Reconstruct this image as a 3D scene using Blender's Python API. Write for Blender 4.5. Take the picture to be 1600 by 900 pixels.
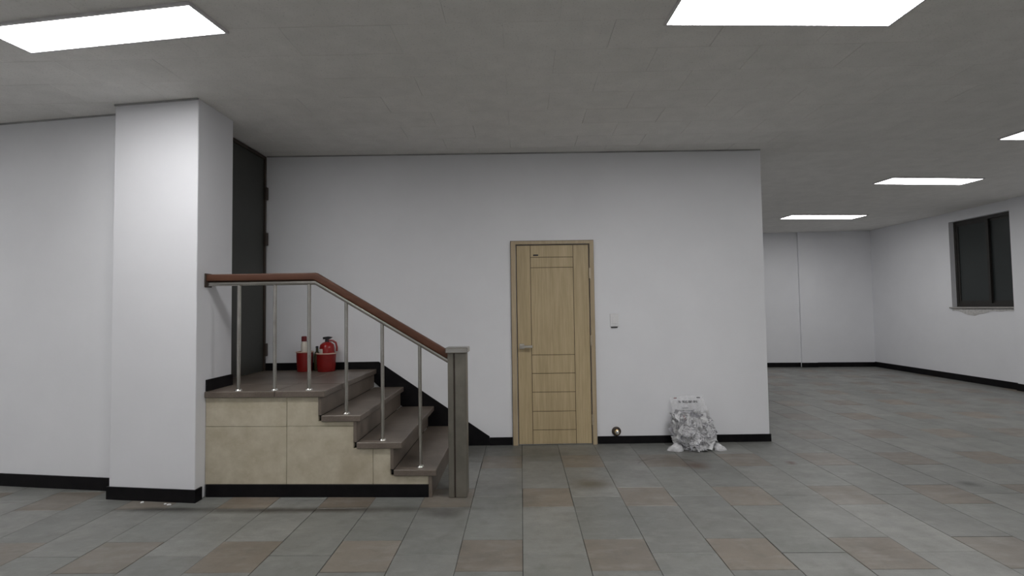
import bpy, bmesh, math, random
from mathutils import Vector, Matrix, noise
for o in list(bpy.data.objects): bpy.data.objects.remove(o, do_unlink=True)
S = bpy.context.scene
COL = S.collection
PI = math.pi
rnd = random.Random(7)

# ---------------------------------------------------------------- camera
FPX, PITCH, YAW, ROLL, CAMZ = 805.48, 0.0400, -0.0168, 0.0141, 1.383
def _ray(u, v):
    du, dv = u-800, v-450
    c, s = math.cos(ROLL), math.sin(ROLL)
    uu, vv = c*du-s*dv, s*du+c*dv
    xr, up, zc = uu/FPX, -vv/FPX, 1.0
    c, s = math.cos(PITCH), math.sin(PITCH)
    yr, z = c*zc-s*up, s*zc+c*up
    c, s = math.cos(YAW), math.sin(YAW)
    return Vector((c*xr+s*yr, -s*xr+c*yr, z))
_f = _ray(800, 450)
_r = (_ray(801, 450)-_f).normalized()
_u = (_f-_ray(800, 451)).normalized()
camd = bpy.data.cameras.new('camera')
camd.sensor_width = 36; camd.lens = FPX/1600*36; camd.clip_start = .05
cam = bpy.data.objects.new('camera', camd); COL.objects.link(cam)
_m = Matrix((_r, _u, -_f.normalized())).transposed().to_4x4()
_m.translation = (0, 0, CAMZ)
cam.matrix_world = _m
S.camera = cam
def proj(x, y, z):
    d = Vector((x, y, z-CAMZ)); zc = d.dot(_f.normalized())
    if zc < .05: return None
    return 800+FPX*d.dot(_r)/zc, 450-FPX*d.dot(_u)/zc

# ---------------------------------------------------------------- world and exposure
w = bpy.data.worlds.new('night'); S.world = w; w.use_nodes = True
w.node_tree.nodes['Background'].inputs[0].default_value = (.02, .025, .035, 1)
w.node_tree.nodes['Background'].inputs[1].default_value = .3
S.view_settings.view_transform = 'Standard'; S.view_settings.look = 'None'
S.view_settings.gamma = 1; S.view_settings.use_curve_mapping = False
S.view_settings.exposure = 0.0
LAMP = 25.0

# ---------------------------------------------------------------- helpers
def link(o): COL.objects.link(o); return o
def new_bm(): return bmesh.new()
def prism(bm, plan, z0, z1):
    """plan: list of (x,y) counter-clockwise; z0/z1 numbers"""
    a = [bm.verts.new((x, y, z0)) for x, y in plan]
    b = [bm.verts.new((x, y, z1)) for x, y in plan]
    n = len(plan)
    bm.faces.new(a[::-1]); bm.faces.new(b)
    for i in range(n): bm.faces.new((a[i], a[(i+1) % n], b[(i+1) % n], b[i]))
def box(bm, x0, x1, y0, y1, z0, z1): prism(bm, [(x0, y0), (x1, y0), (x1, y1), (x0, y1)], z0, z1)
def slab_xz(bm, poly, y0, y1, fy=None):
    """polygon in x,z extruded in y; fy(x) adds to y"""
    fy = fy or (lambda x: 0)
    a = [bm.verts.new((x, y0+fy(x), z)) for x, z in poly]
    b = [bm.verts.new((x, y1+fy(x), z)) for x, z in poly]
    n = len(poly)
    bm.faces.new(a); bm.faces.new(b[::-1])
    for i in range(n): bm.faces.new((a[i], b[i], b[(i+1) % n], a[(i+1) % n]))
def lathe(bm, prof, seg=24, mat=None):
    rings = []
    for r, z in prof:
        rings.append([bm.verts.new((r*math.cos(2*PI*i/seg), r*math.sin(2*PI*i/seg), z)) for i in range(seg)])
    for p, q in zip(rings, rings[1:]):
        for i in range(seg): bm.faces.new((p[i], p[(i+1) % seg], q[(i+1) % seg], q[i]))
    bm.faces.new(rings[0][::-1]); bm.faces.new(rings[-1])
    if mat: bmesh.ops.transform(bm, matrix=mat, verts=[v for r in rings for v in r])
def tube(bm, pts, sect):
    """sweep a section [(side,up)...] along pts lying in a vertical plane of constant y (mitred)"""
    n = len(sect); rings = []
    for i, p in enumerate(pts):
        p = Vector(p)
        d0 = (p-Vector(pts[i-1])).normalized() if i > 0 else None
        d1 = (Vector(pts[i+1])-p).normalized() if i < len(pts)-1 else None
        d = ((d0 or d1)+(d1 or d0)).normalized()
        side = Vector((0, 1, 0)); up = side.cross(d)*-1
        if abs(d.z) > .99: up = Vector((1, 0, 0))
        k = 1/max(.5, d.dot(d0 or d1))
        rings.append([bm.verts.new(p+side*a+up*b*k) for a, b in sect])
    for p, q in zip(rings, rings[1:]):
        for i in range(n): bm.faces.new((p[i], p[(i+1) % n], q[(i+1) % n], q[i]))
    bm.faces.new(rings[0][::-1]); bm.faces.new(rings[-1])
def rrect(w, h, r, k=4):
    out = []
    for cx, cy, a0 in ((w/2-r, h/2-r, 0), (-w/2+r, h/2-r, PI/2), (-w/2+r, -h/2+r, PI), (w/2-r, -h/2+r, 1.5*PI)):
        for i in range(k+1):
            a = a0+PI/2*i/k; out.append((cx+r*math.cos(a), cy+r*math.sin(a)))
    return out
def obj(name, bm, m, parent=None, bevel=0, smooth=False, loc=None, rotz=0):
    bmesh.ops.recalc_face_normals(bm, faces=bm.faces[:])
    if bevel: bmesh.ops.bevel(bm, geom=bm.edges[:], offset=bevel, segments=1, affect='EDGES', profile=.5, clamp_overlap=True)
    if smooth:
        for f in bm.faces: f.smooth = True
        for e in bm.edges:
            if len(e.link_faces) == 2 and e.calc_face_angle(0) > .7: e.smooth = False
    me = bpy.data.meshes.new(name); bm.to_mesh(me); bm.free()
    for mm in (m if isinstance(m, (list, tuple)) else [m]): me.materials.append(mm)
    o = link(bpy.data.objects.new(name, me))
    if parent: o.parent = parent
    if loc: o.location = loc
    o.rotation_euler.z = rotz
    return o
def struct(name, bm, m, parent=None, **k):
    o = obj(name, bm, m, parent, **k)
    if not parent: o['kind'] = 'structure'
    return o
def thing(name, label, cat, loc=(0, 0, 0), rotz=0, group=None):
    o = link(bpy.data.objects.new(name, None)); o.location = loc; o.rotation_euler.z = rotz
    o.empty_display_size = .1
    return tag(o, label, cat, group)
def tag(o, label, cat, group=None):
    o['label'] = label; o['category'] = cat
    if group: o['group'] = group
    return o
def bx(*a):
    bm = new_bm(); box(bm, *a); return bm

# ---------------------------------------------------------------- materials
class NT:
    def __init__(s, name):
        s.m = bpy.data.materials.new(name); s.m.use_nodes = True
        s.t = s.m.node_tree; s.b = s.t.nodes['Principled BSDF']
    def n(s, typ, **k):
        n = s.t.nodes.new(typ)
        for a, v in k.items():
            if a.startswith('i_'):
                key = a[2:].replace('_', ' ')
                n.inputs[int(key) if key.isdigit() else key].default_value = v
            else: setattr(n, a, v)
        return n
    def l(s, a, b): s.t.links.new(a, b)
    def pos(s): return s.n('ShaderNodeNewGeometry').outputs['Position']
    def noise(s, vec, scale, detail=4, rough=.6, stretch=None):
        if stretch:
            mp = s.n('ShaderNodeMapping'); mp.inputs['Scale'].default_value = stretch
            s.l(vec, mp.inputs['Vector']); vec = mp.outputs[0]
        n = s.n('ShaderNodeTexNoise', i_Scale=scale, i_Detail=detail, i_Roughness=rough)
        s.l(vec, n.inputs['Vector']); return n.outputs['Fac']
    def ramp(s, fac, *stops):
        r = s.n('ShaderNodeValToRGB')
        while len(r.color_ramp.elements) < len(stops): r.color_ramp.elements.new(.5)
        for e, (p, c) in zip(r.color_ramp.elements, stops):
            e.position = p; e.color = (c, c, c, 1) if isinstance(c, float) else (*c, 1)
        s.l(fac, r.inputs[0]); return r.outputs[0]
    def mix(s, fac, a, b, mode='MIX'):
        m = s.n('ShaderNodeMix', data_type='RGBA', blend_type=mode)
        for sock, v in ((m.inputs[0], fac), (m.inputs[6], a), (m.inputs[7], b)):
            if hasattr(v, 'links'): s.l(v, sock)
            elif isinstance(v, (int, float)): sock.default_value = v
            else: sock.default_value = (*v, 1)
        return m.outputs[2]
    def math(s, op, a, b=0.0, clamp=False):
        m = s.n('ShaderNodeMath', operation=op, use_clamp=clamp)
        for sock, v in ((m.inputs[0], a), (m.inputs[1], b)):
            if hasattr(v, 'links'): s.l(v, sock)
            else: sock.default_value = v
        return m.outputs[0]
    def bump(s, h, strength=.3, dist=.002):
        b = s.n('ShaderNodeBump', i_Strength=strength, i_Distance=dist)
        s.l(h, b.inputs['Height']); s.l(b.outputs[0], s.b.inputs['Normal'])
    def col(s, c):
        if hasattr(c, 'links'): s.l(c, s.b.inputs['Base Color'])
        else: s.b.inputs['Base Color'].default_value = (*c, 1)
    def set(s, **k):
        for a, v in k.items(): s.b.inputs[a.replace('_', ' ')].default_value = v
def mottled(name, c0, c1, scale=5, rough=.6, bump=.2, bscale=120, metallic=0, stretch=None, spec=.5):
    t = NT(name); p = t.pos()
    t.col(t.mix(t.ramp(t.noise(p, scale, 5, .6, stretch), (.3, 0.0), (.7, 1.0)), c0, c1))
    t.set(Roughness=rough, Metallic=metallic); t.b.inputs['Specular IOR Level'].default_value = spec
    if bump: t.bump(t.noise(p, bscale, 3), bump)
    return t.m
M = {}
M['wall'] = mottled('white_wall_paint', (.79, .797, .825), (.84, .847, .875), 1.2, .75, .25, 60, spec=.25)
M['pillar'] = mottled('white_pillar_paint', (.76, .765, .795), (.79, .795, .825), 2, .7, .2, 60, spec=.25)
M['black'] = mottled('black_baseboard_paint', (.004, .004, .005), (.009, .008, .009), 9, .5, .15, 40, spec=.15)
M['plaster'] = mottled('crumbled_plaster', (.42, .41, .40), (.62, .61, .60), 30, .95, .8, 60)
def ceiling_mat():
    t = NT('mineral_ceiling_tile'); p = t.pos()
    n1 = t.ramp(t.noise(p, 5, 5, .65), (.3, 0.0), (.7, 1.0))
    c = t.mix(n1, (.79, .78, .755), (.88, .865, .84))
    sp = t.ramp(t.noise(p, 90, 2, .5), (.60, 0.0), (.72, 1.0))
    c = t.mix(t.math('MULTIPLY', sp, .35), c, (.36, .35, .34))
    oi = t.n('ShaderNodeObjectInfo')
    c = t.mix(t.math('MULTIPLY', oi.outputs['Random'], .10), c, (.6, .59, .57))
    t.col(c); t.set(Roughness=.95); t.b.inputs['Specular IOR Level'].default_value = .1
    t.bump(t.noise(p, 90, 3), .35, .002); return t.m
M['ceiling'] = ceiling_mat()
M['dark'] = mottled('dark_void', (.03, .03, .03), (.05, .05, .048), 6, .9, 0)

def floor_mat(name, c0, c1, c2):
    t = NT(name); p = t.pos()
    big = t.ramp(t.noise(p, 2.2, 6, .68), (.36, 0.0), (.64, 1.0))
    c = t.mix(big, c0, c1)
    oi = t.n('ShaderNodeObjectInfo')
    at = t.n('ShaderNodeAttribute', attribute_name='tone')
    tone = t.math('FRACT', t.math('ADD', oi.outputs['Random'], at.outputs['Fac']))
    c = t.mix(t.math('MULTIPLY', tone, .8), c, c2)
    gr = t.ramp(t.noise(p, 170, 3, .7), (.35, 0.0), (.65, 1.0))
    c = t.mix(t.math('MULTIPLY', gr, .28), c, (.10, .10, .097))
    mid = t.ramp(t.noise(p, 9, 4, .7), (.48, 0.0), (.72, 1.0))
    c = t.mix(t.math('MULTIPLY', mid, .42), c, (.105, .102, .088))
    br = t.math('FRACT', t.math('MULTIPLY', tone, 7.31))
    c = t.mix(t.math('MULTIPLY', br, .34), c, (.10, .10, .095))
    pal = t.ramp(t.noise(p, 4.5, 5, .7, (1, 2.5, 1)), (.50, 0.0), (.70, 1.0))
    c = t.mix(t.math('MULTIPLY', pal, .28), c, (.34, .335, .315))
    # stains and darker patches mixed into the tile colour (world x, y, radius x, radius y, strength, colour)
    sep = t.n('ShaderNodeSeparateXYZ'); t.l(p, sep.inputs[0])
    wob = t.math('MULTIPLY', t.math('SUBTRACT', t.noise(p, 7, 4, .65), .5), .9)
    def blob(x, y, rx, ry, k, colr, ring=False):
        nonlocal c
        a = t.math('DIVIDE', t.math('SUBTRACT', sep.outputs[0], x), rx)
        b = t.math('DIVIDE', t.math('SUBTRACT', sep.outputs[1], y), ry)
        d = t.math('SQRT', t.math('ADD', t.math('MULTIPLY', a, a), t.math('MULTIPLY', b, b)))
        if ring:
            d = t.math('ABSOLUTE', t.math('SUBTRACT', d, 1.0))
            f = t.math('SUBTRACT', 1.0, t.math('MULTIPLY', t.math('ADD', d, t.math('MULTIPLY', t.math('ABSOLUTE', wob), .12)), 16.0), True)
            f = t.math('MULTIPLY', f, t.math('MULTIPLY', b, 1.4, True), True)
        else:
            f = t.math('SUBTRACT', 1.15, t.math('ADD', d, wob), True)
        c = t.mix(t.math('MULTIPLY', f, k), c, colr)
    blob(1.25, 4.70, .40, .16, .55, (.10, .075, .055)); blob(1.50, 4.55, .13, .10, .9, (.085, .045, .03))
    blob(1.28, 4.58, .27, .21, .9, (.035, .022, .018), True)
    blob(.54, 4.12, .20, .15, .9, (.10, .085, .06))
    blob(.1, 5.0, 1.1, .28, .55, (.075, .07, .058))  # darker patch along the foot of the back wall
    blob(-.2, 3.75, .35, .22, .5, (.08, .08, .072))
    blob(-1.5, 3.63, 1.25, .06, 1.0, (.05, .046, .04))  # thin dark strip along the front of the stairs, continued below
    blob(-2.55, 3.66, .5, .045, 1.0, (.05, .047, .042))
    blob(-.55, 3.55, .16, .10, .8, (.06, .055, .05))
    blob(2.345, 4.615, .05, .06, 1.0, (.07, .025, .018))
    blob(3.402, 4.044, .09, .07, 1.0, (.06, .06, .055))
    blob(2.9, 7.0, .9, .7, .4, (.12, .105, .09))
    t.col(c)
    rr = t.ramp(t.noise(p, 3.2, 5, .65), (.3, .30), (.7, .52))
    t.l(rr, t.b.inputs['Roughness'])
    t.b.inputs['Specular IOR Level'].default_value = .62
    t.bump(t.noise(p, 140, 3), .12, .001); return t.m
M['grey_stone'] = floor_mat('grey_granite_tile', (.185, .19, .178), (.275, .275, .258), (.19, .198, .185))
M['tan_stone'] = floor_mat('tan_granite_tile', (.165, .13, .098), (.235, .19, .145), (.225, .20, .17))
def stair_stone():
    t = NT('brown_granite_step'); p = t.pos()
    c = t.mix(t.ramp(t.noise(p, 6, 5, .6), (.3, 0.0), (.7, 1.0)), (.140, .112, .090), (.205, .168, .138))
    g = t.ramp(t.noise(p, 230, 2, .7), (.4, 0.0), (.6, 1.0))
    c = t.mix(t.math('MULTIPLY', g, .40), c, (.04, .034, .03))
    t.col(c); t.set(Roughness=.40); t.bump(t.noise(p, 200, 2), .08, .001); return t.m
M['step'] = stair_stone()
def cream():
    t = NT('cream_marble_panel'); p = t.pos()
    c = t.mix(t.ramp(t.noise(p, 8, 6, .65), (.35, 0.0), (.7, 1.0)), (.45, .40, .295), (.58, .53, .42))
    c = t.mix(t.math('MULTIPLY', t.ramp(t.noise(p, 3.2, 4, .6), (.5, 0.0), (.72, 1.0)), .6), c, (.35, .295, .21))
    t.col(c); t.set(Roughness=.42); t.bump(t.noise(p, 60, 3), .08, .001); return t.m
M['cream'] = cream()
def oak(name, c0, c1):
    t = NT(name); p = t.pos()
    n = t.noise(p, 7, 6, .62, (9, 9, .45))
    c = t.mix(t.ramp(n, (.3, 0.0), (.7, 1.0)), c0, c1)
    n2 = t.noise(p, 3, 3, .5, (3, 3, .25))
    c = t.mix(t.math('MULTIPLY', t.ramp(n2, (.45, 0.0), (.7, 1.0)), .35), c, (.33, .25, .14))
    t.col(c); t.set(Roughness=.5); t.bump(n, .08, .001); return t.m
M['oak'] = oak('light_oak_laminate', (.43, .335, .19), (.57, .455, .275))
M['oak_frame'] = oak('oak_door_frame', (.42, .33, .21), (.52, .42, .28))
M['oak_gap'] = mottled('dark_oak_groove', (.055, .035, .02), (.085, .055, .03), 20, .7, 0)
M['rail_wood'] = mottled('red_brown_handrail_wood', (.068, .021, .008), (.098, .033, .013), 5, .55, .05, 60, stretch=(.6, 8, 8))
M['steel'] = mottled('brushed_stainless_steel', (.44, .425, .385), (.57, .55, .51), 8, .25, .04, 80, 1.0)
M['post_steel'] = mottled('dulled_steel_post', (.20, .188, .16), (.31, .29, .25), 3.5, .42, .06, 60, .85)
M['chrome'] = mottled('bright_chrome', (.75, .74, .72), (.82, .81, .79), 10, .14, 0, metallic=1.0)
M['nickel'] = mottled('satin_nickel', (.50, .48, .43), (.58, .55, .5), 20, .35, 0, metallic=.9)
M['hinge'] = mottled('oak_tone_hinge', (.40, .33, .24), (.46, .39, .29), 30, .4, 0, metallic=.3)
M['dark_door'] = mottled('charcoal_steel_door_paint', (.040, .042, .037), (.050, .052, .046), 2, .5, .06, 80)
M['dark_brown'] = mottled('dark_brown_metal', (.035, .024, .018), (.055, .038, .028), 6, .5, .05, 80)
M['win_frame'] = mottled('dark_bronze_aluminium', (.018, .016, .014), (.028, .025, .022), 10, .45, 0)
def pane_mat():
    t = NT('tinted_window_glass'); p = t.pos()
    t.col(t.mix(t.noise(p, .8, 3), (.020, .026, .026), (.03, .035, .034)))
    t.set(Roughness=.28); return t.m
M['pane'] = pane_mat()
M['sill'] = mottled('grey_stone_sill', (.30, .29, .28), (.42, .40, .38), 14, .6, .2, 80)
M['lamp_frame'] = mottled('white_lamp_frame', (.62, .60, .62), (.68, .66, .68), 8, .5, 0)
def diffuser(k):
    t = NT('lit_lamp_diffuser')
    t.col((.9, .9, .9)); t.b.inputs['Emission Color'].default_value = (1.0, .99, .985, 1)
    t.set(Emission_Strength=LAMP*k, Roughness=.6); return t.m
LAMPS = {}
def diff(k):
    if k not in LAMPS: LAMPS[k] = diffuser(k)
    return LAMPS[k]
M['switch'] = mottled('white_switch_plastic', (.78, .78, .79), (.82, .82, .83), 10, .4, 0)
M['red'] = mottled('red_plastic', (.19, .007, .006), (.25, .010, .008), 9, .38, .05, 60)
M['red_paint'] = mottled('glossy_red_enamel', (.26, .010, .010), (.32, .014, .012), 6, .22, 0)
M['rim'] = mottled('pale_pink_rim', (.62, .42, .33), (.74, .52, .42), 20, .45, 0)
M['label'] = mottled('pale_label_paper', (.70, .66, .58), (.78, .74, .66), 20, .6, 0)
M['black_plastic'] = mottled('black_plastic', (.012, .012, .014), (.02, .02, .024), 20, .4, 0)
M['olive'] = mottled('dark_olive_glass', (.035, .034, .015), (.05, .048, .02), 10, .2, 0)
M['brass'] = mottled('aged_brass', (.50, .36, .18), (.62, .46, .25), 25, .28, .1, 80, 1.0)
M['paper_white'] = mottled('white_paper_scrap', (.66, .66, .67), (.84, .84, .85), 25, .8, .3, 50)
def printed():
    t = NT('printed_paper_scrap'); p = t.pos()
    v = t.noise(p, 40, 2, .6, (1, 1, 3.2))
    c = t.mix(t.ramp(v, (.50, 0.0), (.56, 1.0)), (.70, .70, .72), (.16, .16, .18))
    t.col(c); t.set(Roughness=.8); return t.m
M['paper_print'] = printed()
M['paper_grey'] = mottled('grey_paper_scrap', (.30, .30, .33), (.48, .48, .51), 25, .8, .3, 50)
M['paper_pink'] = mottled('pink_paper_scrap', (.50, .30, .28), (.6, .40, .38), 25, .8, .3, 50)
M['ink'] = mottled('black_print', (.02, .02, .022), (.035, .035, .04), 50, .6, 0)
M['ink_red'] = mottled('dark_red_print', (.13, .02, .022), (.18, .03, .03), 50, .6, 0)
def film():
    t = NT('clear_plastic_film'); p = t.pos()
    t.col((.86, .86, .88)); t.set(Roughness=.22)
    t.b.inputs['Specular IOR Level'].default_value = .6
    tr = t.n('ShaderNodeBsdfTransparent'); mx = t.n('ShaderNodeMixShader')
    n = t.ramp(t.noise(p, 26, 4, .7), (.35, .74), (.75, .93))
    out = t.t.nodes['Material Output']
    t.l(n, mx.inputs[0]); t.l(t.b.outputs[0], mx.inputs[1]); t.l(tr.outputs[0], mx.inputs[2])
    t.l(mx.outputs[0], out.inputs['Surface'])
    t.bump(t.noise(p, 34, 2), .35, .006); return t.m
M['film'] = film()
M['film_fold'] = M['film'].copy(); M['film_fold'].name = 'folded_plastic_film'
for n_ in M['film_fold'].node_tree.nodes:
    if n_.bl_idname == 'ShaderNodeValToRGB':
        for e_, v_ in zip(n_.color_ramp.elements, (.25, .55)): e_.color = (v_, v_, v_, 1)

# ---------------------------------------------------------------- room shell
H = 3.0
D0, DM = 5.2994, .0166                       # back wall face y = D0 + DM*x
def yb(x): return D0+DM*x
XL, XR, W = -2.6445, 2.5076, 7.7613
def yl(x): return 3.597-.1403*x              # left wall face
def yp(x): return 3.4798-.1257*x             # pillar face
def yf(x): return 11.9144-.0526*x            # far wall face
X0, X1, Y0, Y1 = -8.3, W, -3.6, 11.9
floor = struct('floor', bx(X0-.2, X1+.4, Y0-.2, 12.6, -.10, -.010), M['dark'])
ceil = struct('ceiling', bx(X0-.2, X1+.4, Y0-.2, 12.6, H+.010, H+.10), M['ceiling'])

bm = new_bm(); prism(bm, [(XL-.25, yb(XL-.25)), (XR, yb(XR)), (XR, 12.1), (XL-.25, 12.1)], 0, H)
wall_back = struct('wall_back', bm, M['wall'])
bm = new_bm(); prism(bm, [(XL-.25, 4.2505), (XL, 4.2505), (XL, yb(XL)-.0005), (XL-.25, yb(XL-.25)-.0005)], 0, H)
struct('wall_landing', bm, M['wall'])
bm = new_bm(); prism(bm, [(X0, yl(X0)), (-3.1115, yl(-3.1115)), (-3.1115, yl(-3.1115)+.2), (X0, yl(X0)+.2)], 0, H)
struct('wall_left', bm, M['wall'])
bm = new_bm(); prism(bm, [(-3.111, yp(-3.111)), (-2.404, yp(-2.404)), (-2.404, 4.25), (-3.111, 4.25)], 0, H)
struct('pillar', bm, M['pillar'], bevel=.004)
bm = new_bm(); prism(bm, [(XR+.0005, yf(XR)), (W, yf(W)), (W, 12.1), (XR+.0005, 12.1)], 0, H)
struct('wall_far', bm, M['wall'])
bm = new_bm(); prism(bm, [(6.19, yf(6.19)-.045), (6.52, yf(6.52)-.045), (6.52, yf(6.52)-.0005), (6.19, yf(6.19)-.0005)], 0, H)
struct('pillar', bm, M['wall'])
struct('wall_front', bx(X0, W, Y0-.2, Y0, 0, H), M['wall'])
struct('wall_side', bx(X0-.2, X0-.0005, Y0, 5.1, 0, H), M['wall'])
# right wall with the window opening
OY0, OY1, OZ0, OZ1 = 8.12, 9.42, 1.302, 2.83
bm = new_bm()
box(bm, W+.0005, W+.2, Y0, OY0, 0, H); box(bm, W+.0005, W+.2, OY1, 12.1, 0, H)
box(bm, W+.0005, W+.2, OY0, OY1, 0, OZ0-.03); box(bm, W+.0005, W+.2, OY0, OY1, OZ1, H)
wall_right = struct('wall_right', bm, M['wall'])
struct('pillar', bx(W-.055, W, 7.45, 8.20, 0, H), M['wall'])
# crumbled plaster under the sill
bm = new_bm(); pts = []
ys = [8.215+i*.063 for i in range(20)]
for i, y in enumerate(ys):
    d = .035+.03*noise.noise(Vector((y*5, 1, 0)))+.085*math.exp(-((y-8.98)/.22)**2)*(1+.5*noise.noise(Vector((y*17, 3, 0))))
    pts.append((y, OZ0-.031-max(.012, d)))
top = [(y, OZ0-.031) for y in ys]
fr, bk = [], []
for (y, z), (yt, zt) in zip(pts, top):
    fr.append((bm.verts.new((W-.006-.004*rnd.random(), y, z)), bm.verts.new((W-.004, yt, zt))))
    bk.append((bm.verts.new((W, y, z)), bm.verts.new((W, yt, zt))))
for i in range(len(ys)-1):
    bm.faces.new((fr[i][0], fr[i+1][0], fr[i+1][1], fr[i][1]))
    bm.faces.new((fr[i][0], bk[i][0], bk[i+1][0], fr[i+1][0]))
p = obj('plaster_patch', bm, M['plaster'], wall_right); p['label'] = 'rough grey crumbled plaster below the window sill'

# window_1
wx = W+.085
bm = new_bm()
for a in ((OY0+.0005, OY0+.045, OZ0, OZ1-.0005), (OY1-.045, OY1-.0005, OZ0, OZ1-.0005), (OY0+.045, OY1-.045, OZ0, OZ0+.06), (OY0+.045, OY1-.045, OZ1-.05, OZ1-.0005)):
    box(bm, wx, wx+.07, *a)
win = struct('window_1', bm, M['win_frame'])
def sash(y0, y1, dx):
    bm = new_bm()
    for a in ((y0, y0+.042, OZ0+.06, OZ1-.05), (y1-.042, y1, OZ0+.06, OZ1-.05), (y0+.042, y1-.042, OZ0+.06, OZ0+.105), (y0+.042, y1-.042, OZ1-.09, OZ1-.05)):
        box(bm, wx+dx, wx+dx+.025, *a)
    s = obj('sash', bm, M['win_frame'], win)
    obj('pane', bx(wx+dx+.009, wx+dx+.015, y0+.042, y1-.042, OZ0+.105, OZ1-.09), M['pane'], s)
sash(OY0+.045, 8.785, .038); sash(8.74, OY1-.045, .006)
p = obj('window_sill', bx(W-.03, W+.2, 8.201, OY1+.035, OZ0-.028, OZ0-.001), M['sill'], win, bevel=.003)
# night behind the glass: nothing is built there

# baseboards
def base_run(name, a, b, h, n, t=.012, m='black'):
    """strip along a->b, proud by t on the side of normal n"""
    bm = new_bm(); nx, ny = n
    P = [a, b, (b[0]+nx*t, b[1]+ny*t), (a[0]+nx*t, a[1]+ny*t)]
    prism(bm, P, 0, h); return struct(name, bm, M[m], bevel=.0015)
base_run('baseboard_left', (X0, yl(X0)-.0003), (-3.125, yl(-3.125)-.0003), .10, (-.139, -.99))
bm = new_bm()
prism(bm, [(-3.112, yp(-3.112)-.012), (-2.391, yp(-2.391)-.012), (-2.391, 3.852), (-2.4035, 3.852), (-2.4035, yp(-2.4035)-.0003), (-3.112, yp(-3.112)-.0003)], 0, .093)
prism(bm, [(-3.124, yp(-3.124)-.012), (-3.112, yp(-3.112)-.012), (-3.112, yl(-3.12)-.012), (-3.124, yl(-3.124)-.012)], 0, .093)
struct('baseboard_pillar', bm, M['black'])
base_run('baseboard_back', (-.335, yb(-.335)-.0003), (-.104, yb(-.104)-.0003), .078, (0, -1))
base_run('baseboard_back', (.760, yb(.760)-.0003), (XR, yb(XR)-.0003), .075, (0, -1))
base_run('baseboard_back', (XR+.0008, yb(XR)-.012), (XR+.0008, 11.6), .075, (1, 0))
base_run('baseboard_far', (XR+.02, yf(XR+.02)-.0003), (6.178, yf(6.178)-.0003), .10, (0, -1))
base_run('baseboard_far', (6.178, yf(6.19)-.0455), (6.532, yf(6.52)-.0455), .10, (0, -1))
base_run('baseboard_far', (6.532, yf(6.532)-.0003), (W-.014, yf(W-.014)-.0003), .10, (0, -1))
base_run('baseboard_right', (W-.0003, 8.213), (W-.0003, yf(W)-.001), .11, (-1, 0))
base_run('baseboard_right', (W-.0553, 7.45), (W-.0553, 8.213), .11, (-1, 0))
base_run('baseboard_right', (W-.0003, Y0), (W-.0003, 7.44), .11, (-1, 0))
# thin shadow-gap trim where walls meet the ceiling
def top_trim(a, b, n):
    bm = new_bm(); nx, ny = n; t = .010
    prism(bm, [a, b, (b[0]+nx*t, b[1]+ny*t), (a[0]+nx*t, a[1]+ny*t)], H-.012, H-.0005)
    struct('trim_1', bm, M['trim'])
M['trim'] = mottled('grey_sealant', (.25, .25, .25), (.48, .48, .48), 2.2, .8, 0)
top_trim((XL+.03, yb(XL)-.0003), (XR, yb(XR)-.0003), (0, -1))
top_trim((X0, yl(X0)-.0003), (-3.125, yl(-3.125)-.0003), (-.139, -.99))
top_trim((-3.11, yp(-3.11)-.0003), (-2.404, yp(-2.404)-.0003), (-.125, -.99))

# ---------------------------------------------------------------- floor tiles
TC, TP = .3615, 1.762                      # column pitch, pattern period along y
def floor_cells():
    out = []
    for i in range(-24, 23):
        xa = -.010+i*TC
        if xa > X1 or xa+TC < X0: continue
        par = i % 2
        y = 2.775+(0 if par else .882)-TP*6
        while y < 12.4:
            out.append((xa, y, TC, .372, 't'))
            out.append((xa, y+.372, TC, .695, 'g')); out.append((xa, y+1.067, TC, .695, 'g'))
            y += TP
    return [c for c in out if c[1]+c[3] > Y0 and c[1] < 12.4]
def size_px(x, y, w, h, z):
    q = [proj(a, b, z) for a in (x, x+w) for b in (y, y+h)]
    if None in q: return 0
    u = [k[0] for k in q]; v = [k[1] for k in q]
    if max(u) < 0 or min(u) > 1600 or max(v) < 0 or min(v) > 900: return 0
    return (max(u)-min(u))*(max(v)-min(v))
def hidden(x, y, w, h):
    if y > yb(x)+.02 and x+w < XR+.0 : return True
    if y > yl(x)+.05 and x+w < -2.45: return True
    if x+w < -.70 and x > -2.5 and y > 3.87: return True
    return False
def tile_mesh(name, w, h, t, gap, m, down=False, ch=.0015):
    bm = new_bm()
    a, b = gap/2, ch
    z1, z0 = (0, -t) if not down else (0, t)
    zc = -ch if not down else ch
    r0 = [bm.verts.new(p) for p in ((a, a, z0), (w-a, a, z0), (w-a, h-a, z0), (a, h-a, z0))]
    r1 = [bm.verts.new((v.co.x, v.co.y, zc)) for v in r0]
    r2 = [bm.verts.new(p) for p in ((a+b, a+b, z1), (w-a-b, a+b, z1), (w-a-b, h-a-b, z1), (a+b, h-a-b, z1))]
    for p, q in ((r0, r1), (r1, r2)):
        for i in range(4): bm.faces.new((p[i], p[(i+1) % 4], q[(i+1) % 4], q[i]))
    bm.faces.new(r2); bmesh.ops.recalc_face_normals(bm, faces=bm.faces[:])
    me = bpy.data.meshes.new(name); bm.to_mesh(me); bm.free(); me.materials.append(m)
    if me.polygons[-1].normal.z*(-1 if down else 1) < 0: me.flip_normals()
    return me
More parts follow.
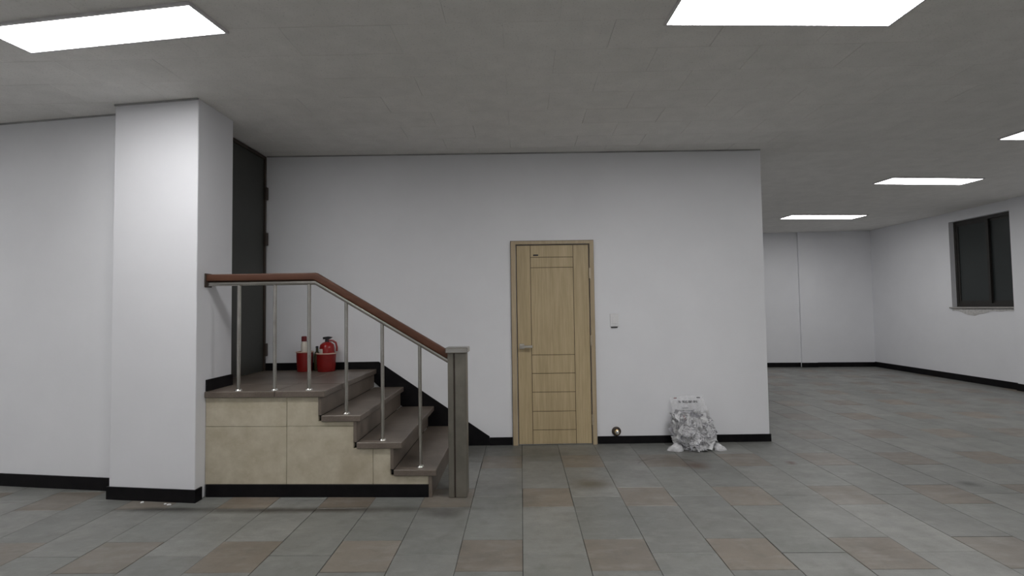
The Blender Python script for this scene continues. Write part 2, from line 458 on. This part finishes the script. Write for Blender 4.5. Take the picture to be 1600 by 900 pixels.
def place_tiles(cells, meshes, parent, z, nmax):
    cells = [(0 if hidden(*c[:4]) else size_px(*c[:4], z), c) for c in cells]
    cells.sort(key=lambda s: -s[0])
    rest = []
    for k, (a, c) in enumerate(cells):
        me = rnd.choice(meshes[c[4]])
        if k < nmax and a > 60:
            o = link(bpy.data.objects.new('tile', me)); o.parent = parent; o.location = (c[0], c[1], z-(rnd.uniform(0, .0008) if z == 0 else 0))
        else: rest.append((me, c))
    mats = []; V = []; F = []; mi = []; tone = []
    for me, c in rest:
        m = me.materials[0]
        if m not in mats: mats.append(m)
        b = len(V)
        V += [(v.co.x+c[0], v.co.y+c[1], v.co.z+z) for v in me.vertices]
        tn = rnd.random()
        for f in me.polygons: F.append([b+i for i in f.vertices]); mi.append(mats.index(m)); tone.append(tn)
    me = bpy.data.meshes.new('distant_tiles'); me.from_pydata(V, [], F)
    for m in mats: me.materials.append(m)
    me.polygons.foreach_set('material_index', mi)
    me.attributes.new('tone', 'FLOAT', 'FACE').data.foreach_set('value', tone)
    o = link(bpy.data.objects.new('distant_tiles', me)); o.parent = parent; o['kind'] = 'stuff'
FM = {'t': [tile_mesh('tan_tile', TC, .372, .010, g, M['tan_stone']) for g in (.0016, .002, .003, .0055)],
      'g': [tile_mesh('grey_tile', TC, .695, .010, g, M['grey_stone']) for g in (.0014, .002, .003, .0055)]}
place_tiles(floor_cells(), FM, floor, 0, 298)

# ---------------------------------------------------------------- ceiling tiles
cells = []
for k in range(-21, 30):
    y = 2.850+k*.325
    if y < Y0 or y > 12.2: continue
    x = (-.08 if k % 2 == 0 else .24)-.64*16
    while x < X1:
        if x+.64 > X0: cells.append((x, y, .64, .325, 'c'))
        x += .64
def hidden_c(x, y, w, h): return hidden(x, y, w, h) and not (x+w < -.7 and x > -2.5 and y < yb(x))
_h = hidden; hidden = lambda x, y, w, h: (y > yb(x)+.02 and x+w < XR) or (y > yl(x)+.05 and x+w < -2.45)
CM = {'c': [tile_mesh('ceiling_tile', .64, .325, .010, g, M['ceiling'], True, .001) for g in (.0008, .001, .0013, .0014, .0028)]}
place_tiles(cells, CM, ceil, H, 298)

# ---------------------------------------------------------------- ceiling lamps
LG = 'ceiling panel lamps'
def lamp(cx, cy, w, d, ang, label, k=1.0):
    t = thing('ceiling_lamp', label, 'lamp', (cx, cy, H), ang, LG)
    f = .014
    bm = new_bm()
    for a in ((-w/2, w/2, -d/2, -d/2+f), (-w/2, w/2, d/2-f, d/2), (-w/2, -w/2+f, -d/2+f, d/2-f), (w/2-f, w/2, -d/2+f, d/2-f)):
        box(bm, *a, -.016, -.0003)
    obj('lamp_frame', bm, M['lamp_frame'], t)
    obj('diffuser', bx(-w/2+f, w/2-f, -d/2+f, d/2-f, -.013, -.004), diff(k), t)
lamp(1.507, 2.775, 1.32, .315, .050, 'lit rectangular ceiling panel lamp above the floor in front of the oak door', 1.4)
lamp(-2.335, 2.815, 1.33, .30, -.130, 'lit rectangular ceiling panel lamp in front of the white pillar and staircase', 1.0)
lamp(5.405, 6.85, 1.29, .34, .108, 'lit ceiling panel lamp nearest the dark window, middle of its row', .6)
lamp(5.585, 9.53, 1.44, .40, .096, 'small looking lit ceiling panel lamp closest to the far white wall', .6)
lamp(5.42, 5.03, 1.33, .31, .085, 'lit ceiling panel lamp cut off by the right edge of the photo', .9)
for x, y, l in ((-2.33, .2, 'first row behind the viewpoint, over the staircase side'), (1.5, .2, 'first row behind the viewpoint, over the door side'),
                (-2.33, -2.3, 'second row behind the viewpoint, over the staircase side'), (1.5, -2.3, 'second row behind the viewpoint, over the door side'),
                (-6.15, 2.6, 'staircase row, unseen, added to brighten the left wall'), (-6.15, .2, 'first row behind viewpoint, unseen, added to brighten the left')):  # these two are unseen lamps added to brighten the left side
    lamp(x, y, 1.32, .31, 0, 'lit ceiling panel lamp in the '+l, 1.3 if x > 0 else .40 if x > -4 else 1.05)

# ---------------------------------------------------------------- oak door
yd = lambda x: yb(x)
def wb(poly, y0, y1):               # slab standing off the back wall: y0..y1 in front of it
    bm = new_bm(); slab_xz(bm, poly, -y1, -y0, yb); return bm
def rz(x0, x1, z0, z1): return [(x0, z0), (x1, z0), (x1, z1), (x0, z1)]
door = struct('door_1', wb(rz(-.043, .706, .006, 2.036), .001, .008), M['oak_gap'])
obj('door_frame', wb([(-.096, 0), (-.048, 0), (-.048, 2.041), (.711, 2.041), (.711, 0), (.752, 0), (.752, 2.073), (-.096, 2.073)], .001, .030), M['oak_frame'], door)
obj('frame_edge', wb([(-.101, .0), (-.0965, .0), (-.0965, 2.0735), (.7525, 2.0735), (.7525, 0), (.757, 0), (.757, 2.080), (-.101, 2.080)], .001, .006), M['oak_gap'], door)
def panel(name, x0, x1, z0, z1): return obj(name, wb(rz(x0, x1, z0, z1), .008, .014), M['oak'], door, bevel=.0012)
panel('stile', -.037, .101, .008, 2.028); panel('stile', .545, .699, .008, 2.028)
zs = [.008, .149, .336, .530, .719, .907, 1.800, 1.906, 2.028]
for a, b in zip(zs, zs[1:]): panel('panel', .106, .540, a+(.0025 if a > .01 else 0), b-(.0025 if b < 2 else 0))
hd = obj('handle', wb(rz(-.022, .030, .968, 1.024), .014, .024), M['nickel'], door, bevel=.003)
bm = new_bm()
slab_xz(bm, rz(-.008, .016, .984, 1.008), -.060, -.024, yb); slab_xz(bm, rz(-.010, .112, .983, 1.009), -.074, -.060, yb)
obj('lever', bm, M['nickel'], hd, bevel=.003)
for z in (1.735, 1.05, .245):
    obj('hinge', wb(rz(.700, .722, z-.055, z+.055), .015, .034), M['hinge'], door, bevel=.002)
q = obj('door_plate', wb(rz(.133, .185, 1.921, 1.936), .014, .016), M['black_plastic'], door); q['label'] = 'small black plate at the top of the door'

# light switch
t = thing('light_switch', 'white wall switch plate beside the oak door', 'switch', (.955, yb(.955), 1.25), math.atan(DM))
obj('switch_plate', bx(-.045, .045, -.010, -.0005, -.066, .066), M['switch'], t, bevel=.003)
obj('rocker', bx(-.022, .022, -.015, -.010, -.036, .036), M['switch'], t, bevel=.002)
obj('lower_shadow_strip', bx(-.036, .030, -.012, -.0005, -.077, -.0665), M['black_plastic'], t)  # black strip standing in for the shadow under the plate

# pipe stub
t = thing('pipe_stub', 'small brass capped pipe stub in the wall just above the baseboard', 'pipe', (.951, yb(.951)-.0005, .123), 0)
R = Matrix.Rotation(PI/2, 4, 'X')
bm = new_bm(); lathe(bm, [(.046, 0), (.047, .006), (.040, .010), (.028, .012)], 24, R); q = obj('flange', bm, M['dark_brown'], t, smooth=True)
bm = new_bm(); lathe(bm, [(.026, .010), (.026, .05), (.022, .052)], 20, R); obj('pipe', bm, M['brass'], t, smooth=True)
bm = new_bm(); lathe(bm, [(.020, .050), (.020, .064), (.012, .067), (.012, .078), (.009, .081)], 6, R); obj('hex_plug', bm, M['chrome'], t)

# ---------------------------------------------------------------- staircase
S0, SM = 3.8301, -.0242
def ys(x): return S0+SM*x
NOSE = [-1.481, -1.205, -.898, -.642]; FACE = [-1.506, -1.239, -.961, -.676]; ZT = [.787, .604, .404, .203]
TH = .046
st = thing('staircase', 'granite four-step staircase with landing and cream side panels against white wall', 'stairs', (-1.5, 4.5, 0))
def sobj(name, bm, m, bevel=0, smooth=False):
    o = obj(name, bm, M[m], st, bevel, smooth); o.matrix_parent_inverse = Matrix.Translation((-1.5, -4.5, 0)).inverted() if False else Matrix.Translation((1.5, -4.5, 0)); return o
def flat(x0, x1, z0, z1, y0=None, y1=None, name='tread', m='step', bevel=.004):
    """slab from the stair's front edge to the back wall"""
    bm = new_bm()
    f0 = y0 or (lambda x: ys(x)-.006); f1 = y1 or (lambda x: yb(x)-.014)
    prism(bm, [(x0, f0(x0)), (x1, f0(x1)), (x1, f1(x1)), (x0, f1(x0))], z0, z1)
    return sobj(name, bm, m, bevel)
# landing stones
ym = lambda x: 4.51
flat(-2.402, -1.862, .741, .787, None, lambda x: 4.2485, 'landing_slab'); flat(-1.860, NOSE[0], .741, .787, None, lambda x: 4.2485, 'landing_slab')
f42 = lambda x: 4.2505
flat(XL+.002, -1.862, .741, .787, f42, None, 'landing_slab'); flat(-1.860, NOSE[0], .741, .787, f42, None, 'landing_slab')
bm = new_bm(); prism(bm, [(-2.447, ys(-2.44)-.006), (-2.4025, ys(-2.4025)-.006), (-2.4025, 3.8), (-2.447, 3.8)], .741, .787); bm.free()
for i in range(1, 4): flat(FACE[i-1]+.001, NOSE[i], ZT[i]-TH, ZT[i])
for i in range(4):
    zb = ZT[i+1]+.0005 if i < 3 else .0005
    flat(FACE[i]-.025, FACE[i], zb if i == 3 else ZT[i+1]-TH+.0, ZT[i]-TH-.0005, lambda x: ys(x)+.004, None, 'riser', bevel=.002) if i == 3 else \
    flat(FACE[i]-.025, FACE[i], zb, ZT[i]-TH-.0005, lambda x: ys(x)+.004, None, 'riser', bevel=.002)
def side(poly):
    bm = new_bm(); slab_xz(bm, poly, .014, .042, ys)
    return sobj('side_panel', bm, 'cream', .0015)
g = .0015
A = [FACE[i]-.026 for i in range(4)]
side(rz(-2.402, -1.775-g, .521+g, .740))
side([(-1.775+g, .521+g), (A[1], .521+g), (A[1], .557), (A[0], .557), (A[0], .740), (-1.775+g, .740)])
side(rz(-2.402, -1.775-g, .092, .521-g))
side([(-1.775+g, .092), (-1.119-g, .092), (-1.119-g, .357), (A[1], .357), (A[1], .521-g), (-1.775+g, .521-g)])
side([(-1.119+g, .092), (A[3], .092), (A[3], .156), (A[2], .156), (A[2], .357), (-1.119+g, .357)])
bm = new_bm(); slab_xz(bm, rz(-2.390, A[3], .0005, .091), .004, .030, ys); sobj('baseboard', bm, 'black', .0015)
# inner core (masonry behind the panels)
bm = new_bm(); slab_xz(bm, [(-2.40, .001), (A[3]-.002, .001), (A[3]-.002, .155), (A[2]-.002, .155), (A[2]-.002, .356), (A[1]-.002, .356), (A[1]-.002, .556), (A[0]-.002, .556), (A[0]-.002, .739), (-2.40, .739)], .043, 1.36, ys)
sobj('masonry_core', bm, 'dark')
bm = new_bm()
slab_xz(bm, [(XL+.002, .70), (-1.56, .70), (-.76, .0005), (-.338, .0005), (-.338, .090), (-1.461, .861), (XL+.002, .861)], -.0125, -.0005, yb)
sobj('stringer', bm, 'black', .001)
bm = new_bm(); prism(bm, [(-2.4035, ys(-2.4)+.012), (-2.391, ys(-2.39)+.012), (-2.391, 4.249), (-2.4035, 4.249)], .7875, .875); sobj('pillar_skirting', bm, 'black')

# ---------------------------------------------------------------- railing
RY = 3.912
rl = thing('stair_railing', 'steel balustrade with red-brown wooden handrail and square newel post on the stairs', 'railing', (-.483, RY, 0))
def robj(name, bm, m, parent=None, bevel=0, smooth=True):
    o = obj(name, bm, M[m], parent or rl, bevel, smooth)
    if not parent: o.matrix_parent_inverse = Matrix.Translation((.483, -RY, 0))
    return o
KX = -1.565
SL = -.602
XE = -.552
def railz(x, z): return z if x <= KX else z+SL*(x-KX)
zw = 1.650
pth = lambda z, x0: [(x0, RY, z), (KX, RY, z), (XE, RY, z+SL*(XE-KX))]
wood = [(a, b) for a, b in rrect(.064, .054, .009)]
bm = new_bm(); tube(bm, pth(zw, -2.402), wood); robj('handrail', bm, 'rail_wood')
bm = new_bm(); tube(bm, pth(zw-.045, -2.402), rrect(.038, .036, .014)); robj('steel_rail', bm, 'steel')
bm = new_bm(); box(bm, -2.4035, -2.392, RY-.042, RY+.042, zw-.072, zw+.034); q = robj('wall_bracket', bm, 'dark_brown', None, .003)
BX = [(-2.157, 0), (-1.880, 0), (-1.616, 0), (-1.332, 1), (-1.057, 2), (-.772, 3)]
for x, k in BX:
    z0 = ZT[k]; z1 = railz(x, zw-.060)
    bm = new_bm(); lathe(bm, [(.0135, z0+.0005), (.0135, z1)], 16, Matrix.Translation((x, RY, 0)))
    b = robj('baluster', bm, 'steel')
    bm = new_bm(); lathe(bm, [(.027, z0+.0005), (.027, z0+.004), (.023, z0+.011), (.016, z0+.015)], 20, Matrix.Translation((x, RY, 0)))
    robj('floor_flange', bm, 'chrome', b)
nx0, nx1, ny0, ny1 = -.551, -.415, 3.838, 3.974
gx = -.503
bm = new_bm(); box(bm, nx0+.006, nx1-.006, ny0+.006, ny1-.006, .0005, 1.058); n = robj('newel_post', bm, 'dark_brown', None, 0, False)
for a, b in ((nx0, gx-.005), (gx+.005, nx1)):
    bm = new_bm(); box(bm, a, b, ny0, ny1, .002, 1.058); robj('post_cladding', bm, 'post_steel', n, .003, False)
bm = new_bm(); box(bm, nx0-.015, nx1+.015, ny0-.015, ny1+.015, 1.0585, 1.100); robj('post_cap', bm, 'steel', n, .005, False)

# ---------------------------------------------------------------- dark door on the landing
d2 = struct('door_2', bx(XL+.0005, XL+.022, 4.30, 5.205, .792, 2.952), M['dark_door'], bevel=.002)
bm = new_bm()
yw = yb(XL)-.016
box(bm, XL+.0005, XL+.034, 5.209, yw, .7875, H-.013); box(bm, XL+.0005, XL+.034, 4.2515, 4.296, .7875, H-.013); box(bm, XL+.0005, XL+.034, 4.296, 5.209, 2.956, H-.013)
obj('door_frame', bm, M['dark_brown'], d2, bevel=.002)
for z in (2.60, 2.13, 1.0):
    obj('hinge', bx(XL+.034, XL+.056, 5.195, 5.238, z-.065, z+.065), M['dark_brown'], d2, bevel=.004)

# ---------------------------------------------------------------- red buckets and what stands in them
LZ = .7875
def bucket(x, y, r0, r1, h, label):
    t = thing('bucket', label, 'bucket', (x, y, LZ), 0, 'red buckets on the landing')
    bm = new_bm(); lathe(bm, [(r0*.96, 0), (r0, .006), (r0+(r1-r0)*.5, h*.5), (r1, h), (r1-.005, h), (r0-.005, .012), (.004, .010)], 32)
    obj('bucket_body', bm, M['red'], t, smooth=True)
    bm = new_bm(); rings = []
    seg = 32
    for a, b in ((r1+.001, h-.008), (r1+.006, h-.006), (r1+.006, h+.001), (r1-.004, h+.003), (r1-.004, h)):
        rings.append([bm.verts.new((a*math.cos(2*PI*i/seg), a*math.sin(2*PI*i/seg), b)) for i in range(seg)])
    for p, q in zip(rings, rings[1:]):
        for i in range(seg): bm.faces.new((p[i], p[(i+1) % seg], q[(i+1) % seg], q[i]))
    obj('rim', bm, M['rim'], t, smooth=True)
bucket(-2.172, 5.150, .073, .079, .195, 'smaller red bucket on the landing, nearer the dark door')
bucket(-1.945, 5.125, .084, .094, .180, 'wider red bucket with pale rim, nearer the steps')
t = thing('bottle', 'white bottle with dark red cap standing in the smaller red bucket', 'bottle', (-2.178, 5.150, LZ+.0125))
bm = new_bm(); lathe(bm, [(.027, 0), (.029, .006), (.029, .255), (.026, .275), (.018, .285)], 20); obj('bottle_body', bm, M['label'], t, smooth=True)
bm = new_bm(); lathe(bm, [(.026, .285), (.026, .330), (.020, .336)], 20); obj('cap', bm, mottled('dark_red_cap', (.12, .01, .012), (.16, .014, .016), 9, .4, 0), t, smooth=True)
t = thing('fire_extinguisher', 'red fire extinguisher with black valve standing in the wider red bucket', 'extinguisher', (-1.938, 5.125, LZ+.0125))
bm = new_bm(); lathe(bm, [(.060, 0), (.068, .008), (.070, .02), (.073, .215), (.066, .250), (.042, .272), (.018, .280)], 28); cyl = obj('cylinder', bm, M['red_paint'], t, smooth=True)
bm = new_bm(); lathe(bm, [(.020, .279), (.020, .300), (.016, .304)], 14); obj('valve', bm, M['black_plastic'], t, smooth=True)
bm = new_bm(); slab_xz(bm, [(-.038, .304), (.022, .304), (.050, .318), (.050, .326), (.012, .332), (-.038, .326)], -.011, .011); obj('lever', bm, M['black_plastic'], t, .003 and 0)
# curved label wrapped round the front of the cylinder
bm = new_bm(); seg = 8; lo, hi = [], []
for i in range(seg+1):
    a = math.radians(195+i*62/seg); lo.append(bm.verts.new((.0722*math.cos(a), .0722*math.sin(a), .150))); hi.append(bm.verts.new((.0745*math.cos(a), .0745*math.sin(a), .212)))
for i in range(seg): bm.faces.new((lo[i], lo[i+1], hi[i+1], hi[i]))
q = obj('paper_label', bm, M['label'], t, smooth=True); q['label'] = 'cream paper label'
bm = new_bm()
hp = [(.018, 0, .292), (.055, 0, .290), (.088, 0, .268), (.098, 0, .225), (.097, 0, .185)]
tube(bm, [Vector(p) for p in hp], [(.010*math.cos(a*PI/4), .010*math.sin(a*PI/4)) for a in range(8)])
obj('hose', bm, M['red'], t, smooth=True)
t = thing('bottle', 'dark olive bottle on the landing floor between the two red buckets', 'bottle', (-2.062, 5.185, LZ))
bm = new_bm(); lathe(bm, [(.026, 0), (.029, .005), (.029, .15), (.022, .18), (.012, .195), (.012, .225)], 20); obj('bottle_body', bm, M['olive'], t, smooth=True)
bm = new_bm(); lathe(bm, [(.0135, .2255), (.0135, .244), (.011, .246)], 14); obj('cap', bm, M['black_plastic'], t, smooth=True)

# ---------------------------------------------------------------- bag of paper scraps
BXC, BYC = 1.668, 5.07
bag = thing('trash_bag', 'clear plastic trash bag full of crumpled white paper scraps leaning on white wall', 'bag', (BXC, BYC, 0))
def lerp(a, b, t): return a+(b-a)*t
def prof(tab, t):
    for (t0, a), (t1, b) in zip(tab, tab[1:]):
        if t <= t1:
            k = (t-t0)/(t1-t0); k = k*k*(3-2*k); return lerp(a, b, k)
    return tab[-1][1]
HB = .480
PW = [(0, .262), (.03, .270), (.12, .205), (.22, .188), (.42, .190), (.58, .184), (.70, .172), (1, .170)]
PD = [(0, .105), (.05, .125), (.2, .135), (.4, .125), (.58, .09), (.70, .035), (.82, .010), (1, .004)]
PN = [(0, .82), (.08, 1.0), (.20, 1.9), (.5, 2.3), (.75, 2.3), (1, 3.2)]
PX = [(0, 0), (.3, .0), (.55, -.008), (1, -.013)]
PY = [(0, 0), (.35, .045), (.7, .115), (1, .195)]
def bagpt(t, a, inset=0.0, wob=1.0):
    w_, d_, n_ = prof(PW, t)-inset, max(.002, prof(PD, t)-inset), prof(PN, t)
    c, s = math.cos(a), math.sin(a)
    x = math.copysign(abs(c)**(2/n_), c)*w_; y = math.copysign(abs(s)**(2/n_), s)*d_
    z = t*HB
    if t > .9: z += .006*math.sin(x*19+1.0)*(t-.9)/.1
    p = Vector((x+prof(PX, t), y+prof(PY, t), z))
    k = (.25 if t > .72 else 1)*wob*min(1, t*8)
    q = Vector((p.x*9, p.y*9, p.z*9))
    dv = noise.noise(q)*.016+noise.noise(q*2.7+Vector((5, 1, 2)))*.010+noise.noise(q*6)*.005
    r = Vector((c, s, 0)); p += r*dv*k
    p.y = min(p.y, .215)
    return p
bm = new_bm(); NA, NR = 84, 58; rings = []
for j in range(NR+1):
    t_ = (j/NR)**1.15
    rings.append([bm.verts.new(bagpt(t_, 2*PI*i/NA)+Vector((0, 0, .002))) for i in range(NA)])
for p, q in zip(rings, rings[1:]):
    for i in range(NA): bm.faces.new((p[i], p[(i+1) % NA], q[(i+1) % NA], q[i]))
bm.faces.new(rings[0][::-1])
obj('bag_film', bm, M['film'], bag, smooth=False)
for f in bpy.data.objects['bag_film'].data.polygons: f.use_smooth = True
# scraps: bent, folded pieces of paper filling the bag
V, F, MI = [], [], []
def scrap(c, size, rot, mi):
    b = len(V); k = 3
    bend = rnd.uniform(-1.6, 1.6); asp = rnd.uniform(.5, 1.1); tw = rnd.uniform(-.8, .8)
    for i in range(k+1):
        for j in range(k+1):
            u, v = i/k-.5, j/k-.5
            p = Vector((u*size, v*size*asp, size*(bend*u*u*.6+tw*u*v+rnd.uniform(-.09, .09))))
            p = rot @ p+c
            p.z = max(p.z, .006); p.y = min(p.y, .185)
            V.append(p)
    for i in range(k):
        for j in range(k):
            F.append((b+i*(k+1)+j, b+(i+1)*(k+1)+j, b+(i+1)*(k+1)+j+1, b+i*(k+1)+j+1)); MI.append(mi)
from mathutils import Euler
for i in range(330):
    t_ = rnd.random()**1.15*.64+.02
    a = rnd.uniform(0, 2*PI)
    ins = rnd.choice((.018, .022, .030, .05, .08))
    P = bagpt(t_, a, ins, .4)
    ctr = Vector((0, prof(PY, t_), t_*HB))
    if i % 3 == 0: P = ctr+(P-ctr)*rnd.random()
    if t_ < .13: P.x *= .72
    scrap(P, rnd.uniform(.055, .125), Euler((rnd.uniform(0, 6), rnd.uniform(0, 6), rnd.uniform(0, 6))).to_matrix(), rnd.choices((0, 1, 2, 3), (11, 4, 3, .3))[0])
me = bpy.data.meshes.new('paper_scraps'); me.from_pydata(V, [], F)
for k in ('paper_white', 'paper_print', 'paper_grey', 'paper_pink'): me.materials.append(M[k])
me.polygons.foreach_set('material_index', MI)
o = link(bpy.data.objects.new('paper_scraps', me)); o.parent = bag; o['kind'] = 'stuff'
# the two gathered bottom corners of the bag
for sx, L_, hh in ((-1, .150, .095), (1, .120, .085)):
    bm = new_bm(); rings = []
    for i in range(12):
        s_ = i/11
        r_ = .006+hh*s_**.75*(1-.75*s_**5)
        ring = []
        for j in range(18):
            a = PI*j/17
            q = Vector((sx*(.285-L_*s_), -.035+r_*.85*math.cos(a), r_*math.sin(a)))
            q += Vector((0, math.cos(a), math.sin(a)))*noise.noise(q*38)*.014*min(1, s_*3)
            q.z = max(.0015, q.z); ring.append(bm.verts.new(q))
        rings.append(ring)
    for p, q in zip(rings, rings[1:]):
        for j in range(17): bm.faces.new((p[j], p[j+1], q[j+1], q[j]))
    o = obj('bag_corner', bm, M['film_fold'], bag, smooth=True); o['label'] = 'gathered whitish bottom corner'
# print on the flat upper film and the dark creased handle corners
def film_strip(bm, x0, x1, t0, t1, off=.004, k=4):
    lo, hi = [], []
    for i in range(k+1):
        x = lerp(x0, x1, i/k)
        for t_, L_ in ((t0, lo), (t1, hi)):
            w_ = prof(PW, t_); c = max(-1, min(1, (x-prof(PX, t_))/w_)); a = -math.acos(c)
            p = bagpt(t_, a); L_.append(bm.verts.new(p+Vector((0, -off, .002))))
    for i in range(k): bm.faces.new((lo[i], lo[i+1], hi[i+1], hi[i]))
bm = new_bm()
def glyph(bm, x, t0, s):
    """one blurred block letter: a few short strokes"""
    film_strip(bm, x, x+s, t0+.030, t0+.036, k=1)
    film_strip(bm, x, x+s*.28, t0, t0+.034, k=1)
    if rnd.random() < .6: film_strip(bm, x+s*.7, x+s*.98, t0, t0+.034, k=1)
    if rnd.random() < .7: film_strip(bm, x, x+s, t0, t0+.008, k=1)
for x in (-.088, -.076, -.046, -.034, -.022, -.010, .002, .022, .034, .050): glyph(bm, x, .870, .010)
q = obj('printed_text', bm, M['ink'], bag); q['label'] = 'line of black printed letters, too blurred to read'; q['kind'] = 'stuff'
for x0, x1, t0 in ((-.078, .0, .735), (-.078, -.02, .775)):
    bm = new_bm(); film_strip(bm, x0, x1, t0, t0+.005, k=3); obj('printed_line', bm, M['ink'], bag)
for x0, x1, m in ((-.128, -.090, 'ink_red'), (.055, .100, 'ink')):
    bm = new_bm(); film_strip(bm, x0, x1, .955, .972, .005, 3); q = obj('handle_edge', bm, M[m], bag); q['label'] = 'dark strip at the bag mouth'

# plaster chips on the floor by the pillar
for x, y, s in ((-2.797, 3.790, .013), (-2.60, 3.752, .012), (-2.560, 3.735, .015)):
    bm = new_bm(); bmesh.ops.create_icosphere(bm, subdivisions=1, radius=s)
    for v in bm.verts: v.co = Vector((v.co.x*(1+.3*rnd.random()), v.co.y*(.7+.4*rnd.random()), max(-s*.3, v.co.z*.45)))
    o = obj('plaster_chip', bm, M['paper_white'], loc=(x, y, s*.3), rotz=rnd.uniform(0, 3))
    tag(o, 'lone tiny plaster chip below the middle of the pillar' if x < -2.7 else 'tiny plaster chip of the pair by the corner of the pillar' if x > -2.58 else 'plaster chip of the corner pair by the pillar, nearer the left wall', 'chip', 'plaster chips by the pillar')
